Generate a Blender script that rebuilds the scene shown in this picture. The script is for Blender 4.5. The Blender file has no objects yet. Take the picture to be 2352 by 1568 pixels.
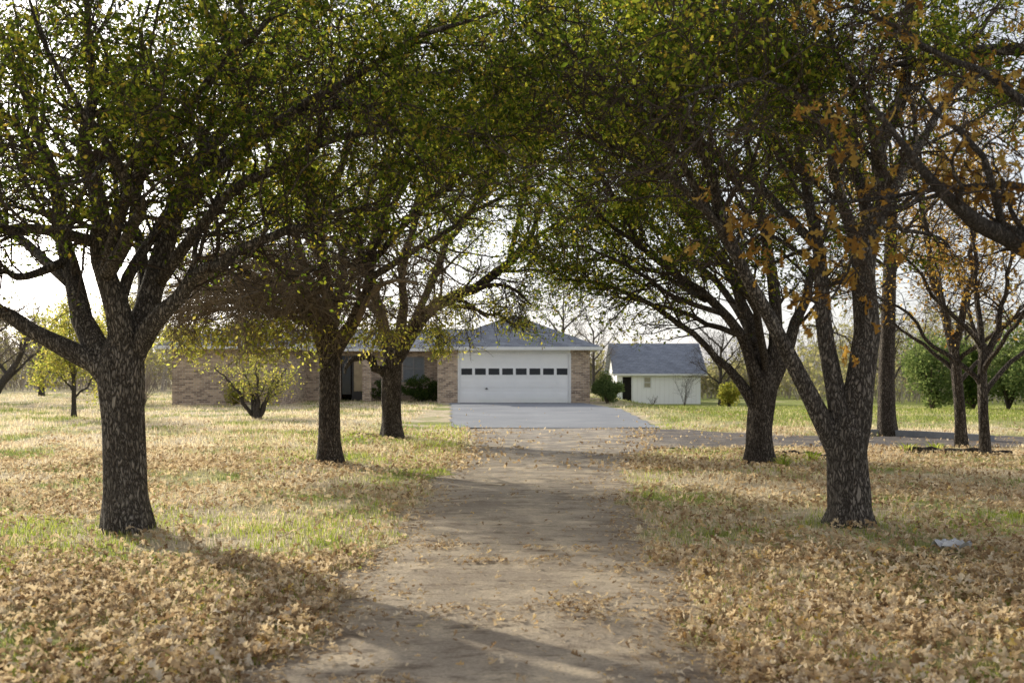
import bpy, math, random
import numpy as np
from mathutils import Vector
rng = np.random.default_rng(7)
random.seed(7)
SC = bpy.context.scene
C = SC.collection
F = 2287.0; H = 1.42

def pix(px, py, Y): return np.array([(px-1176)/F*Y, Y, H+(850-py)/F*Y])
def ss(a, b, x):
    t = np.clip((np.asarray(x, float)-a)/(b-a), 0, 1); return t*t*(3-2*t)
def norm(v): return v/np.maximum(np.linalg.norm(v, axis=-1, keepdims=True), 1e-9)

# ------------------------------------------------------------------ mesh helpers
def tagit(o, label=None, cat=None, group=None, kind=None):
    if label: o['label'] = label
    if cat: o['category'] = cat
    if group: o['group'] = group
    if kind: o['kind'] = kind
    return o
def mesh_np(name, V, Q, m, parent=None, smooth=False):
    V = np.ascontiguousarray(V, dtype=np.float32); Q = np.ascontiguousarray(Q, dtype=np.int32)
    me = bpy.data.meshes.new(name)
    me.vertices.add(len(V)); me.vertices.foreach_set('co', V.ravel())
    me.loops.add(Q.size); me.loops.foreach_set('vertex_index', Q.ravel())
    me.polygons.add(len(Q)); me.polygons.foreach_set('loop_start', np.arange(0, Q.size, Q.shape[1], dtype=np.int32))
    if smooth: me.polygons.foreach_set('use_smooth', np.ones(len(Q), dtype=bool))
    me.update(calc_edges=True)
    me.materials.append(m)
    o = bpy.data.objects.new(name, me); C.objects.link(o)
    if parent: o.parent = parent
    return o
class MB:
    def __init__(s): s.v = []; s.f = []
    def poly(s, pts):
        n = len(s.v); s.v += [tuple(p) for p in pts]; s.f.append(tuple(range(n, n+len(pts))))
    def box(s, x0, x1, y0, y1, z0, z1):
        n = len(s.v)
        s.v += [(x0,y0,z0),(x1,y0,z0),(x1,y1,z0),(x0,y1,z0),(x0,y0,z1),(x1,y0,z1),(x1,y1,z1),(x0,y1,z1)]
        s.f += [tuple(n+i for i in q) for q in ((0,3,2,1),(4,5,6,7),(0,1,5,4),(1,2,6,5),(2,3,7,6),(3,0,4,7))]
    def build(s, name, m, parent=None, off=(0,0,0)):
        me = bpy.data.meshes.new(name)
        me.from_pydata([(a-off[0], b-off[1], c-off[2]) for a,b,c in s.v], [], s.f); me.update()
        me.materials.append(m)
        o = bpy.data.objects.new(name, me); C.objects.link(o)
        if parent: o.parent = parent
        return o
def empty(name, loc, label, cat, group=None):
    o = bpy.data.objects.new(name, None); C.objects.link(o); o.location = loc
    o.empty_display_size = 0.2
    return tagit(o, label, cat, group)

# ------------------------------------------------------------------ materials
def newmat(name):
    m = bpy.data.materials.new(name); m.use_nodes = True
    nt = m.node_tree; b = nt.nodes['Principled BSDF']
    return m, nt, b
def nd(nt, t, **k):
    n = nt.nodes.new(t)
    for a, v in k.items():
        if a in n.inputs: n.inputs[a].default_value = v
        else: setattr(n, a, v)
    return n
def ramp(nt, fac, stops):
    r = nt.nodes.new('ShaderNodeValToRGB'); e = r.color_ramp.elements
    while len(e) < len(stops): e.new(0.5)
    for el, (p, c) in zip(e, stops): el.position = p; el.color = (*c, 1)
    nt.links.new(fac, r.inputs[0]); return r.outputs[0]
def mixc(nt, fac, a, b, mode='MIX'):
    n = nt.nodes.new('ShaderNodeMix'); n.data_type = 'RGBA'; n.blend_type = mode
    for s, v in ((0, fac), (6, a), (7, b)):
        if hasattr(v, 'links') or hasattr(v, 'is_linked'): nt.links.new(v, n.inputs[s])
        else: n.inputs[s].default_value = (*v, 1) if isinstance(v, tuple) else v
    return n.outputs[2]
def mrange(nt, v, a, b):
    n = nt.nodes.new('ShaderNodeMapRange'); n.inputs[1].default_value = a; n.inputs[2].default_value = b
    nt.links.new(v, n.inputs[0]); return n.outputs[0]
def mul(nt, a, b):
    n = nt.nodes.new('ShaderNodeMath'); n.operation = 'MULTIPLY'; nt.links.new(a, n.inputs[0]); nt.links.new(b, n.inputs[1]); return n.outputs[0]
def vmax(nt, a, b):
    n = nt.nodes.new('ShaderNodeMath'); n.operation = 'MAXIMUM'; nt.links.new(a, n.inputs[0]); nt.links.new(b, n.inputs[1]); return n.outputs[0]
def objco(nt, scale=(1,1,1)):
    t = nt.nodes.new('ShaderNodeTexCoord'); mp = nt.nodes.new('ShaderNodeMapping')
    mp.inputs['Scale'].default_value = scale
    nt.links.new(t.outputs['Object'], mp.inputs[0]); return mp.outputs[0]
def sepco(nt):
    t = nt.nodes.new('ShaderNodeTexCoord'); s = nt.nodes.new('ShaderNodeSeparateXYZ'); nt.links.new(t.outputs['Object'], s.inputs[0]); return s.outputs
def noise(nt, co, scale, detail=4, rough=.55):
    n = nd(nt, 'ShaderNodeTexNoise'); n.inputs['Scale'].default_value = scale
    n.inputs['Detail'].default_value = detail; n.inputs['Roughness'].default_value = rough
    nt.links.new(co, n.inputs['Vector']); return n.outputs['Fac']
def bump(nt, b, h, strength, dist):
    n = nd(nt, 'ShaderNodeBump'); n.inputs['Strength'].default_value = strength; n.inputs['Distance'].default_value = dist
    nt.links.new(h, n.inputs['Height']); nt.links.new(n.outputs[0], b.inputs['Normal'])

def bark_mat(name, c0, c1, c2, sc=1.0):
    m, nt, b = newmat(name)
    co = objco(nt, (1, 1, .3))
    wob = noise(nt, co, 6*sc, 5, .65)
    v = nd(nt, 'ShaderNodeTexVoronoi', feature='DISTANCE_TO_EDGE'); v.inputs['Scale'].default_value = 36*sc
    mp = nt.nodes.new('ShaderNodeVectorMath'); mp.operation = 'ADD'
    sm = nt.nodes.new('ShaderNodeVectorMath'); sm.operation = 'SCALE'; sm.inputs['Scale'].default_value = .11
    n3 = nd(nt, 'ShaderNodeTexNoise'); n3.inputs['Scale'].default_value = 20*sc; n3.inputs['Detail'].default_value = 5; nt.links.new(co, n3.inputs['Vector'])
    nt.links.new(n3.outputs['Color'], sm.inputs[0]); nt.links.new(co, mp.inputs[0]); nt.links.new(sm.outputs[0], mp.inputs[1])
    nt.links.new(mp.outputs[0], v.inputs['Vector'])
    fur = ramp(nt, v.outputs['Distance'], [(0, (0,0,0)), (.28, (1,1,1))])
    fine = noise(nt, co, 80*sc, 5, .75)
    col = ramp(nt, wob, [(.32, c1), (.66, c2)])
    col = mixc(nt, fur, c0, col)
    col = mixc(nt, .7, col, ramp(nt, fine, [(.3, (.4,.4,.4)), (.72, (1.35,1.35,1.35))]), 'MULTIPLY')
    nt.links.new(col, b.inputs['Base Color']); b.inputs['Roughness'].default_value = .9
    b.inputs['Specular IOR Level'].default_value = .15
    hh = mixc(nt, .45, fur, ramp(nt, fine, [(0,(0,0,0)),(1,(1,1,1))]))
    bump(nt, b, hh, 1.0, .045)
    return m
def leaf_mat(name, stops, tstops, tr=.45):
    m, nt, b = newmat(name)
    nt.nodes.remove(b)
    g = nt.nodes.new('ShaderNodeNewGeometry')
    b = nt.nodes.new('ShaderNodeBsdfDiffuse')
    nt.links.new(ramp(nt, g.outputs['Random Per Island'], stops), b.inputs[0])
    t = nt.nodes.new('ShaderNodeBsdfTranslucent')
    nt.links.new(ramp(nt, g.outputs['Random Per Island'], tstops), t.inputs[0])
    mx = nt.nodes.new('ShaderNodeMixShader'); mx.inputs[0].default_value = tr
    nt.links.new(b.outputs[0], mx.inputs[1]); nt.links.new(t.outputs[0], mx.inputs[2])
    nt.links.new(mx.outputs[0], nt.nodes['Material Output'].inputs[0])
    return m
def plain(name, c, rough=.6, spec=.4, nscale=None, namp=.25):
    m, nt, b = newmat(name)
    b.inputs['Roughness'].default_value = rough; b.inputs['Specular IOR Level'].default_value = spec
    co = objco(nt)
    f = noise(nt, co, nscale or 3, 5, .6)
    lo = tuple(x*(1-namp) for x in c); hi = tuple(min(1, x*(1+namp*.6)) for x in c)
    nt.links.new(ramp(nt, f, [(.3, lo), (.7, hi)]), b.inputs['Base Color'])
    return m
def matte(name, c):
    m, nt, b = newmat(name); nt.nodes.remove(b)
    g = nt.nodes.new('ShaderNodeNewGeometry'); d = nt.nodes.new('ShaderNodeBsdfDiffuse')
    nt.links.new(ramp(nt, g.outputs['Random Per Island'], [(0, tuple(x*.6 for x in c)), (1, tuple(min(1,x*1.3) for x in c))]), d.inputs[0])
    nt.links.new(d.outputs[0], nt.nodes['Material Output'].inputs[0]); return m

BARK = bark_mat('oak_bark', (.05,.041,.034), (.22,.185,.152), (.46,.405,.345))
BARK_D = bark_mat('dark_bark', (.035,.027,.022), (.135,.108,.086), (.30,.255,.21))
BARK_G = bark_mat('grey_bark', (.07,.06,.052), (.17,.145,.125), (.28,.25,.22), 1.4)
TWIG = matte('twig_bark', (.075,.058,.046))
TWIG_B = matte('brown_twig_bark', (.24,.19,.135))
TWIG_P = matte('pale_twig_bark', (.27,.225,.185))
LEAF = leaf_mat('evergreen_oak_leaf', [(0,(.014,.026,.010)),(.5,(.028,.044,.016)),(.9,(.052,.068,.022)),(1,(.13,.09,.03))],
                [(0,(.09,.14,.02)),(.5,(.26,.35,.03)),(.84,(.78,.77,.08)),(1,(.78,.52,.08))], .5)
LEAF_Y = leaf_mat('yellow_green_leaf', [(0,(.06,.075,.018)),(.6,(.11,.12,.03)),(1,(.19,.15,.04))],
                  [(0,(.36,.42,.06)),(.6,(.76,.74,.14)),(1,(.90,.72,.17))], .6)
LEAF_DK = leaf_mat('shrub_leaf', [(0,(.02,.04,.014)),(.6,(.04,.075,.024)),(1,(.08,.11,.035))],
                  [(0,(.08,.14,.02)),(1,(.25,.32,.05))], .35)
LEAF_EV = leaf_mat('juniper_leaf', [(0,(.05,.085,.035)),(.6,(.10,.15,.058)),(1,(.18,.21,.09))],
                  [(0,(.18,.26,.07)),(1,(.44,.50,.16))], .42)
LEAF_OR = leaf_mat('rust_leaf', [(0,(.13,.07,.028)),(.5,(.23,.13,.045)),(1,(.34,.24,.08))],
                  [(0,(.38,.19,.04)),(.5,(.62,.37,.07)),(1,(.82,.58,.14))], .55)
LITTER = leaf_mat('fallen_leaf', [(0,(.17,.108,.06)),(.25,(.38,.268,.16)),(.55,(.58,.45,.30)),(.85,(.81,.71,.55)),(.95,(.50,.28,.10)),(1,(.66,.45,.08))],
                  [(0,(.36,.23,.12)),(.5,(.70,.54,.32)),(1,(.86,.70,.44))], .42)
def green_mask(nt, co):
    s = sepco(nt)
    p = ramp(nt, noise(nt, co, .5, 4, .6), [(.48,(0,0,0)), (.61,(1,1,1))])
    far_right = mul(nt, mrange(nt, s[1], 23, 28), mrange(nt, s[0], 3.8, 6))
    q = ramp(nt, noise(nt, co, .35, 4, .6), [(.30,(0,0,0)), (.46,(1,1,1))])
    return vmax(nt, p, mul(nt, far_right, q))
def grass_mat():
    m, nt, b = newmat('grass_blade'); nt.nodes.remove(b)
    b = nt.nodes.new('ShaderNodeBsdfDiffuse')
    g = nt.nodes.new('ShaderNodeNewGeometry')
    co = objco(nt)
    patch = green_mask(nt, co)
    green = ramp(nt, g.outputs['Random Per Island'], [(0,(.12,.17,.03)),(.6,(.29,.34,.07)),(1,(.62,.57,.27))])
    straw = ramp(nt, g.outputs['Random Per Island'], [(0,(.52,.42,.27)),(.6,(.77,.66,.48)),(1,(.88,.80,.64))])
    col = mixc(nt, patch, straw, green)
    nt.links.new(col, b.inputs[0])
    t = nt.nodes.new('ShaderNodeBsdfTranslucent')
    nt.links.new(mixc(nt, 1.0, col, (1.2,1.18,1.05), 'MULTIPLY'), t.inputs[0])
    mx = nt.nodes.new('ShaderNodeMixShader'); mx.inputs[0].default_value = .5
    nt.links.new(b.outputs[0], mx.inputs[1]); nt.links.new(t.outputs[0], mx.inputs[2])
    nt.links.new(mx.outputs[0], nt.nodes['Material Output'].inputs[0])
    return m
GRASS = grass_mat()
GREENG = leaf_mat('green_blade', [(0,(.08,.13,.02)),(.7,(.2,.26,.05)),(1,(.44,.40,.15))], [(0,(.28,.40,.04)),(.7,(.6,.68,.1)),(1,(.75,.68,.25))], .5)

def ground_mat():
    m, nt, b = newmat('field_ground')
    co = objco(nt)
    patch = green_mask(nt, co)
    fine = noise(nt, co, 22, 6, .7); mid = noise(nt, co, 3.1, 5, .6)
    straw = ramp(nt, fine, [(.3,(.42,.33,.2)),(.55,(.68,.57,.40)),(.75,(.82,.72,.56))])
    green = ramp(nt, fine, [(.3,(.14,.17,.04)),(.7,(.38,.42,.12))])
    soil = ramp(nt, fine, [(.3,(.16,.11,.07)),(.7,(.44,.32,.2))])
    col = mixc(nt, patch, straw, green)
    col = mixc(nt, ramp(nt, mid, [(.54,(0,0,0)),(.68,(.6,.6,.6))]), col, soil)
    nt.links.new(col, b.inputs['Base Color']); b.inputs['Roughness'].default_value = .95; b.inputs['Specular IOR Level'].default_value = .1
    bump(nt, b, fine, .8, .05)
    return m
def drive_mat():
    m, nt, b = newmat('worn_asphalt')
    co = objco(nt); s = sepco(nt)
    big = noise(nt, co, .8, 5, .6); gr = noise(nt, co, 45, 5, .8)
    patch = noise(nt, co, 1.7, 7, .7); blot = noise(nt, objco(nt, (1,2.2,1)), 2.6, 7, .75)
    near = ramp(nt, big, [(.3,(.40,.32,.24)),(.7,(.62,.51,.385))])
    far_ = ramp(nt, big, [(.3,(.30,.27,.24)),(.7,(.45,.405,.365))])
    base = mixc(nt, mrange(nt, s[1], 10, 20), near, far_)
    col = mixc(nt, ramp(nt, patch, [(.47,(0,0,0)),(.65,(.9,.9,.9))]), base, (.82,.67,.48))
    col = mixc(nt, ramp(nt, blot, [(.51,(0,0,0)),(.64,(.85,.85,.85))]), col, (.22,.16,.11))
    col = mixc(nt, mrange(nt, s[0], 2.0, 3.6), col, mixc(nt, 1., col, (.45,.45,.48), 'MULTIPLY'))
    col = mixc(nt, .7, col, ramp(nt, gr, [(.3,(.5,.5,.5)),(.7,(1.25,1.25,1.25))]), 'MULTIPLY')
    nt.links.new(col, b.inputs['Base Color']); b.inputs['Roughness'].default_value = .8; b.inputs['Specular IOR Level'].default_value = .14
    bump(nt, b, mixc(nt, .5, ramp(nt, gr, [(0,(0,0,0)),(1,(1,1,1))]), ramp(nt, blot, [(0,(0,0,0)),(1,(1,1,1))])), 1., .05)
    return m
def concrete_mat():
    m, nt, b = newmat('shade_tinted_concrete')
    co = objco(nt)
    col = ramp(nt, noise(nt, co, .5, 6, .65), [(.3,(.21,.22,.245)),(.7,(.31,.32,.345))])  # dark bluish grey, with the shade over the apron put into the colour
    col = mixc(nt, .6, col, ramp(nt, noise(nt, co, 18, 4, .7), [(.3,(.75,.75,.75)),(.7,(1.1,1.1,1.1))]), 'MULTIPLY')
    nt.links.new(col, b.inputs['Base Color']); b.inputs['Roughness'].default_value = .9; b.inputs['Specular IOR Level'].default_value = .15
    return m
def brick_mat():
    m, nt, b = newmat('tan_brick')
    s = sepco(nt); c = nt.nodes.new('ShaderNodeCombineXYZ')
    a = nt.nodes.new('ShaderNodeMath'); a.operation = 'ADD'
    nt.links.new(s[0], a.inputs[0]); nt.links.new(s[1], a.inputs[1])
    nt.links.new(a.outputs[0], c.inputs[0]); nt.links.new(s[2], c.inputs[1])
    br = nd(nt, 'ShaderNodeTexBrick'); br.inputs['Scale'].default_value = 1
    br.inputs['Brick Width'].default_value = .23; br.inputs['Row Height'].default_value = .078
    br.inputs['Mortar Size'].default_value = .009; br.inputs['Bias'].default_value = -.1
    br.inputs['Color1'].default_value = (.58,.44,.32,1); br.inputs['Color2'].default_value = (.17,.11,.085,1); br.inputs['Mortar'].default_value = (.54,.50,.43,1)
    nt.links.new(c.outputs[0], br.inputs['Vector'])
    col = mixc(nt, .6, br.outputs['Color'], ramp(nt, noise(nt, c.outputs[0], 5, 3), [(.3,(.7,.66,.62)),(.7,(1.15,1.1,1.05))]), 'MULTIPLY')
    nt.links.new(col, b.inputs['Base Color']); b.inputs['Roughness'].default_value = .9
    bump(nt, b, br.outputs['Fac'], -.5, .01)
    return m
def shingle_mat(name, k):
    m, nt, b = newmat(name)
    s = sepco(nt); c = nt.nodes.new('ShaderNodeCombineXYZ')
    a = nt.nodes.new('ShaderNodeMath'); a.operation = 'ADD'
    nt.links.new(s[0], a.inputs[0]); nt.links.new(s[1], a.inputs[1])
    nt.links.new(a.outputs[0], c.inputs[0]); nt.links.new(s[2], c.inputs[1])
    br = nd(nt, 'ShaderNodeTexBrick'); br.inputs['Scale'].default_value = 1
    br.inputs['Brick Width'].default_value = .3; br.inputs['Row Height'].default_value = .055; br.inputs['Mortar Size'].default_value = .006
    br.inputs['Color1'].default_value = (.15*k,.165*k,.20*k,1); br.inputs['Color2'].default_value = (.22*k,.24*k,.28*k,1); br.inputs['Mortar'].default_value = (.085*k,.09*k,.105*k,1)
    nt.links.new(c.outputs[0], br.inputs['Vector'])
    col = mixc(nt, .6, br.outputs['Color'], ramp(nt, noise(nt, c.outputs[0], 1.5, 5), [(.3,(.75,.75,.75)),(.7,(1.2,1.2,1.2))]), 'MULTIPLY')
    nt.links.new(col, b.inputs['Base Color']); b.inputs['Roughness'].default_value = .95; b.inputs['Specular IOR Level'].default_value = .1
    return m
def siding_mat():
    m, nt, b = newmat('white_board_siding')
    s = sepco(nt)
    a = nt.nodes.new('ShaderNodeMath'); a.operation = 'ADD'
    nt.links.new(s[0], a.inputs[0]); nt.links.new(s[1], a.inputs[1])
    f = nt.nodes.new('ShaderNodeMath'); f.operation = 'PINGPONG'; f.inputs[1].default_value = .15
    nt.links.new(a.outputs[0], f.inputs[0])
    g = ramp(nt, f.outputs[0], [(0,(.84,.83,.82)),(.02,(1,1,1))])
    co = objco(nt, (1,1,.2))
    col = ramp(nt, noise(nt, co, 4, 5), [(.3,(.90,.89,.88)),(.7,(.94,.94,.93))])
    col = mixc(nt, 1.0, col, g, 'MULTIPLY')
    nt.links.new(col, b.inputs['Base Color']); b.inputs['Roughness'].default_value = .7
    return m
GROUND = ground_mat(); DRIVE = drive_mat(); CONC = concrete_mat(); BRICK = brick_mat(); SHINGLE = shingle_mat('grey_shingle', 1.15); SHINGLE_S = shingle_mat('pale_shingle', 1.5); SIDING = siding_mat()
WHITE = plain('white_paint', (.91,.91,.91), .45, .4, 1.5, .04)
TRIM = plain('white_trim', (.8,.8,.79), .5, .4, 3, .08)
GREYTRIM = plain('grey_trim', (.26,.26,.26), .5, .3, 3, .1)
DARK = plain('painted_interior_shade', (.02,.018,.016), .9, .1)
DOORDK = plain('dark_door_paint', (.035,.03,.028), .4, .4)
GLASSM, _nt, _b = newmat('dark_window_glass'); _b.inputs['Base Color'].default_value = (.035,.04,.048,1); _b.inputs['Roughness'].default_value = .12; _b.inputs['Specular IOR Level'].default_value = .4
BLIND = plain('window_blind', (.20,.22,.24), .5, .3, 8, .15)
TANG = plain('tan_glow_pane', (.45,.34,.2), .25, .5, 4, .3)  # tan door pane, its yellowish glow painted into the colour
CREAM = plain('cream_pane', (.40,.36,.26), .3, .5, 6, .2)
PAPER = plain('white_paper', (.62,.62,.63), .8, .2, 12, .2)
METAL = plain('dark_metal', (.05,.05,.05), .4, .5)

# ------------------------------------------------------------------ terrain and drive edges
LE = np.array([(-2,-1.18),(4.52,-1.16),(7.06,-1.10),(8.54,-1.05),(10.5,-1.0),(13,-1.0),(16.2,-.85),(19.1,-.78),(24,-1.1),(29.5,-1.8),(36,-2.2),(43,-2.4)])
RE = np.array([(-2,1.0),(4.52,1.0),(5.7,1.08),(7.06,1.12),(8.54,1.14),(10.1,1.22),(13,1.5),(15.5,1.85),(18,2.6),(24.6,3.5),(37,3.9),(43,3.5)])
def jag(y, k): return .09*np.sin(y*2.3+k)+.07*np.sin(y*5.9+k*2.1)+.05*np.sin(y*13.7+k*3)+.035*np.sin(y*29+k)
def ledge(y): return np.interp(y, LE[:,0], LE[:,1])+jag(y, 1)
def redge(y): return np.interp(y, RE[:,0], RE[:,1])+jag(y, 5)
def branch_band(x):
    return np.interp(x, [1.5,2.6,4,6.5,12,20],[16.6,17.9,18.3,18.2,18.6,19.5]), np.interp(x,[1.5,3.5,5,6.5,12,20],[24.6,24.2,22.5,21.4,21.4,22.2])
def on_drive(x, y, mrg=0.0):
    a = (x > ledge(y)-mrg) & (x < redge(y)+mrg) & (y < 43.3)
    lo, hi = branch_band(x)
    return a | ((x > 1) & (x < 20) & (y > lo-mrg) & (y < hi+mrg))
def terrain(x, y):
    x = np.asarray(x, float); y = np.asarray(y, float)
    z = -.8*ss(26, 66, y)*ss(4.6, 8, x)
    d = np.minimum(np.abs(x-ledge(y)), np.abs(x-redge(y)))
    off = (~on_drive(x, y, .3)) & (y < 60)
    bumpz = .03*np.sin(x*1.7+.5)*np.sin(y*1.3)+.02*np.sin(x*3.9+y*2.2)
    return z + np.where(off, np.clip(bumpz, -.02, .06)*np.clip(d/1.2-.25, 0, 1), 0)
gx = np.unique(np.concatenate([np.arange(-18,18.01,.3), np.linspace(-60,-18,22), np.linspace(18,60,22), np.linspace(-600,-60,12), np.linspace(60,600,12)]))
gy = np.unique(np.concatenate([np.arange(1,50,.3), np.linspace(50,90,30), np.linspace(-40,1,12), np.linspace(90,900,14)]))
X, Y = np.meshgrid(gx, gy)
V = np.stack([X, Y, terrain(X, Y)-.012], -1).reshape(-1, 3)
nx = len(gx); ny = len(gy)
ii = (np.arange(ny-1)[:,None]*nx+np.arange(nx-1)[None]).ravel()
o = mesh_np('ground', V, np.stack([ii, ii+1, ii+nx+1, ii+nx], -1), GROUND, smooth=True)
tagit(o, 'grassy field floor around the driveway under the fallen leaves', 'ground', kind='structure')
ys = np.arange(-2, 26.01, .05); us = np.linspace(0, 1, 12)
L = ledge(ys); R = redge(ys)
P1 = np.stack([L[:,None]+(R-L)[:,None]*us[None], np.repeat(ys[:,None], 12, 1), np.full((len(ys),12), .004)], -1)
P1[:,:,2] += -.014*(np.abs(us-.5)*2)[None]**6
xs = np.arange(1.2, 20, .12); lo, hi = branch_band(xs); lo = lo+jag(xs, 2)*2; hi = hi+jag(xs, 4)*2
P2 = np.stack([np.repeat(xs[:,None], 12, 1), lo[:,None]+(hi-lo)[:,None]*us[None], np.full((len(xs),12), .009)], -1)
def grid_q(n, m, s=0):
    k = (np.arange(n-1)[:,None]*m+np.arange(m-1)[None]).ravel()+s
    return np.stack([k, k+1, k+m+1, k+m], -1)
V = np.concatenate([P1.reshape(-1,3), P2.reshape(-1,3)])
Q = np.concatenate([grid_q(len(ys),12), grid_q(len(xs),12,len(ys)*12)[:, ::-1]])
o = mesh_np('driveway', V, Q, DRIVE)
tagit(o, 'worn brown-grey driveway running between the trees to the garage', 'driveway', kind='structure')
ys = np.arange(24.3, 43.25, .2); L = np.interp(ys,[24.3,26,36,43.3],[-1.45,-1.6,-2.2,-2.7])+jag(ys,3)*.6; R = np.interp(ys,[24.3,36,43.3],[3.6,3.95,3.0])+jag(ys,7)*.5
V = np.stack([L[:,None]+(R-L)[:,None]*us[None], np.repeat(ys[:,None]+0, 12, 1), np.full((len(ys),12), .016)], -1)
V[0,:,1] += .12*np.sin(us*9); V = V.reshape(-1,3)
o = mesh_np('concrete_apron', V, grid_q(len(ys),12), CONC)
tagit(o, 'pale concrete apron in front of the white garage door', 'apron', kind='structure')

# ------------------------------------------------------------------ tree machinery
def chaikin(A, n=2):
    for _ in range(n):
        q = A[:-1]*.75+A[1:]*.25; r = A[:-1]*.25+A[1:]*.75
        A = np.concatenate([A[:1], np.stack([q, r], 1).reshape(-1, A.shape[1]), A[-1:]])
    return A
def resample(A, K):
    A = chaikin(np.asarray(A, float))
    d = np.concatenate([[0], np.cumsum(np.linalg.norm(np.diff(A[:,:3], axis=0), axis=1))])
    t = np.linspace(0, d[-1], K)
    return np.stack([np.interp(t, d, A[:,k]) for k in range(4)], -1)
def tp(pts, s=1.):
    out = []
    for px, py, y, r in pts:
        q = pix(px, py, y); out.append((*q, r*s*y/F))
    return np.array(out)
def tubes(P, R, S):
    N, K, _ = P.shape
    T = norm(np.gradient(P, axis=1))
    m = T.mean(1); ref = np.where(np.abs(m[:, 2:3]) > .75, np.array([[1., .13, 0]]), np.array([[0, 0, 1.]]))[:, None, :]
    U = norm(np.cross(T, np.broadcast_to(ref, T.shape))); W = np.cross(T, U)
    a = np.arange(S)/S*2*math.pi
    ring = P[:,:,None,:] + R[:,:,None,None]*(np.cos(a)[None,None,:,None]*U[:,:,None,:]+np.sin(a)[None,None,:,None]*W[:,:,None,:])
    V = ring.reshape(-1, 3)
    base = (np.arange(N)[:,None,None]*K*S + np.arange(K-1)[None,:,None]*S + np.arange(S)[None,None,:])
    nxt = (np.arange(N)[:,None,None]*K*S + np.arange(K-1)[None,:,None]*S + ((np.arange(S)+1)%S)[None,None,:])
    Q = np.stack([base, nxt, nxt+S, base+S], -1).reshape(-1, 4)
    return V, Q
def join(parts):
    vs, qs, n = [], [], 0
    for v, q in parts:
        vs.append(v); qs.append(q+n); n += len(v)
    return np.concatenate(vs), np.concatenate(qs)
def kids(P, R, M, t0, t1, l0, l1, a0, a1, up, wig, K, rr, rmin, grav=0., rmax=1.):
    N, Kp, _ = P.shape
    t = t0+(t1-t0)*((np.arange(M)[None]+rng.random((N, M)))/M)
    f = t*(Kp-1); i = np.clip(np.floor(f).astype(int), 0, Kp-2); w = (f-i)
    ix = np.arange(N)[:, None]
    p = (P[ix,i]*(1-w)[...,None]+P[ix,i+1]*w[...,None]).reshape(-1,3)
    T = norm(P[ix,i+1]-P[ix,i]).reshape(-1,3)
    r = (R[ix,i]*(1-w)+R[ix,i+1]*w).ravel()
    n = len(p); U = rng.normal(size=(n,3)); U -= (U*T).sum(1)[:,None]*T; U = norm(U)
    a = rng.uniform(a0, a1, n)[:,None]
    D = norm(np.cos(a)*T+np.sin(a)*U+np.array([0,0,up]))
    Lh = rng.uniform(l0, l1, n)*(1.2-.55*t.ravel())
    out = np.empty((n,K,3)); out[:,0] = p
    for k in range(1,K):
        D = norm(D+rng.normal(size=(n,3))*wig+np.array([0,0,grav]))
        out[:,k] = out[:,k-1]+D*(Lh/(K-1))[:,None]
    Rc = np.clip(r*rr, rmin, rmax)[:,None]*np.linspace(1,.3,K)[None]
    return out, Rc
def leaf_quads(P, n, size, t0=.15, spread=.5, wr=.5, droop=.25, keep=None):
    N, K, _ = P.shape
    idx = np.repeat(np.arange(N), n); t = t0+(1-t0)*rng.random(len(idx))
    f = t*(K-1); i = np.clip(np.floor(f).astype(int), 0, K-2); w = (f-i)[:,None]
    p = P[idx,i]*(1-w)+P[idx,i+1]*w
    T = norm(P[idx,i+1]-P[idx,i])
    p = p+rng.normal(size=p.shape)*size*spread
    if keep is not None:
        k = rng.random(len(p)) < keep(p); p = p[k]; T = T[k]
    A = norm(T*.6+rng.normal(size=p.shape)*.7-np.array([0,0,droop]))
    B = rng.normal(size=p.shape); B = norm(np.cross(A, B)); Nn = np.cross(A, B)
    s = (size*rng.uniform(.6,1.25,len(p)))[:,None]
    V = np.stack([p, p+A*s*.45+B*s*wr*.5+Nn*s*.1, p+A*s, p+A*s*.5-B*s*wr*.5+Nn*s*.1], 1).reshape(-1,3)
    return V, np.arange(len(V)).reshape(-1,4)
def lobed(cx, cy):
    ysr = np.linspace(0,1,7); ws = np.array([.02,.17,.07,.34,.12,.24,.01]); sw = np.array([0,.05,.02,.1,.03,.1,.04])
    V = []
    for y, w, s in zip(ysr, ws, sw):
        for sx in (0,1,-1):
            x = w*sx; yy = y+s*abs(sx); V.append((x, yy, cx*abs(x)*1.2+cy*((yy-.5)**2-.25)+.25*cx*x*x*8))
    Q = []
    for i in range(6):
        a = i*3; b = a+3
        Q += [(a, a+1, b+1, b), (a, b, b+2, a+2)]
    V = np.array(V, float); V[:,1] -= .5
    return V, np.array(Q)
def rotm(yaw, tx, ty):
    cz, sz = np.cos(yaw), np.sin(yaw); cx, sx = np.cos(tx), np.sin(tx); cy, sy = np.cos(ty), np.sin(ty); o = np.zeros_like(cz); e = np.ones_like(cz)
    Rz = np.stack([cz,-sz,o, sz,cz,o, o,o,e], -1).reshape(-1,3,3)
    Rx = np.stack([e,o,o, o,cx,-sx, o,sx,cx], -1).reshape(-1,3,3)
    Ry = np.stack([cy,o,sy, o,e,o, -sy,o,cy], -1).reshape(-1,3,3)
    return Rz@Rx@Ry
def inst(tv, tq, pos, Rm, sc):
    V = np.einsum('nij,tj->nti', Rm, tv)*sc[:,None,None]+pos[:,None,:]
    Q = (np.arange(len(pos))[:,None,None]*len(tv)+tq[None])
    return V.reshape(-1,3), Q.reshape(-1,4)
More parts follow.
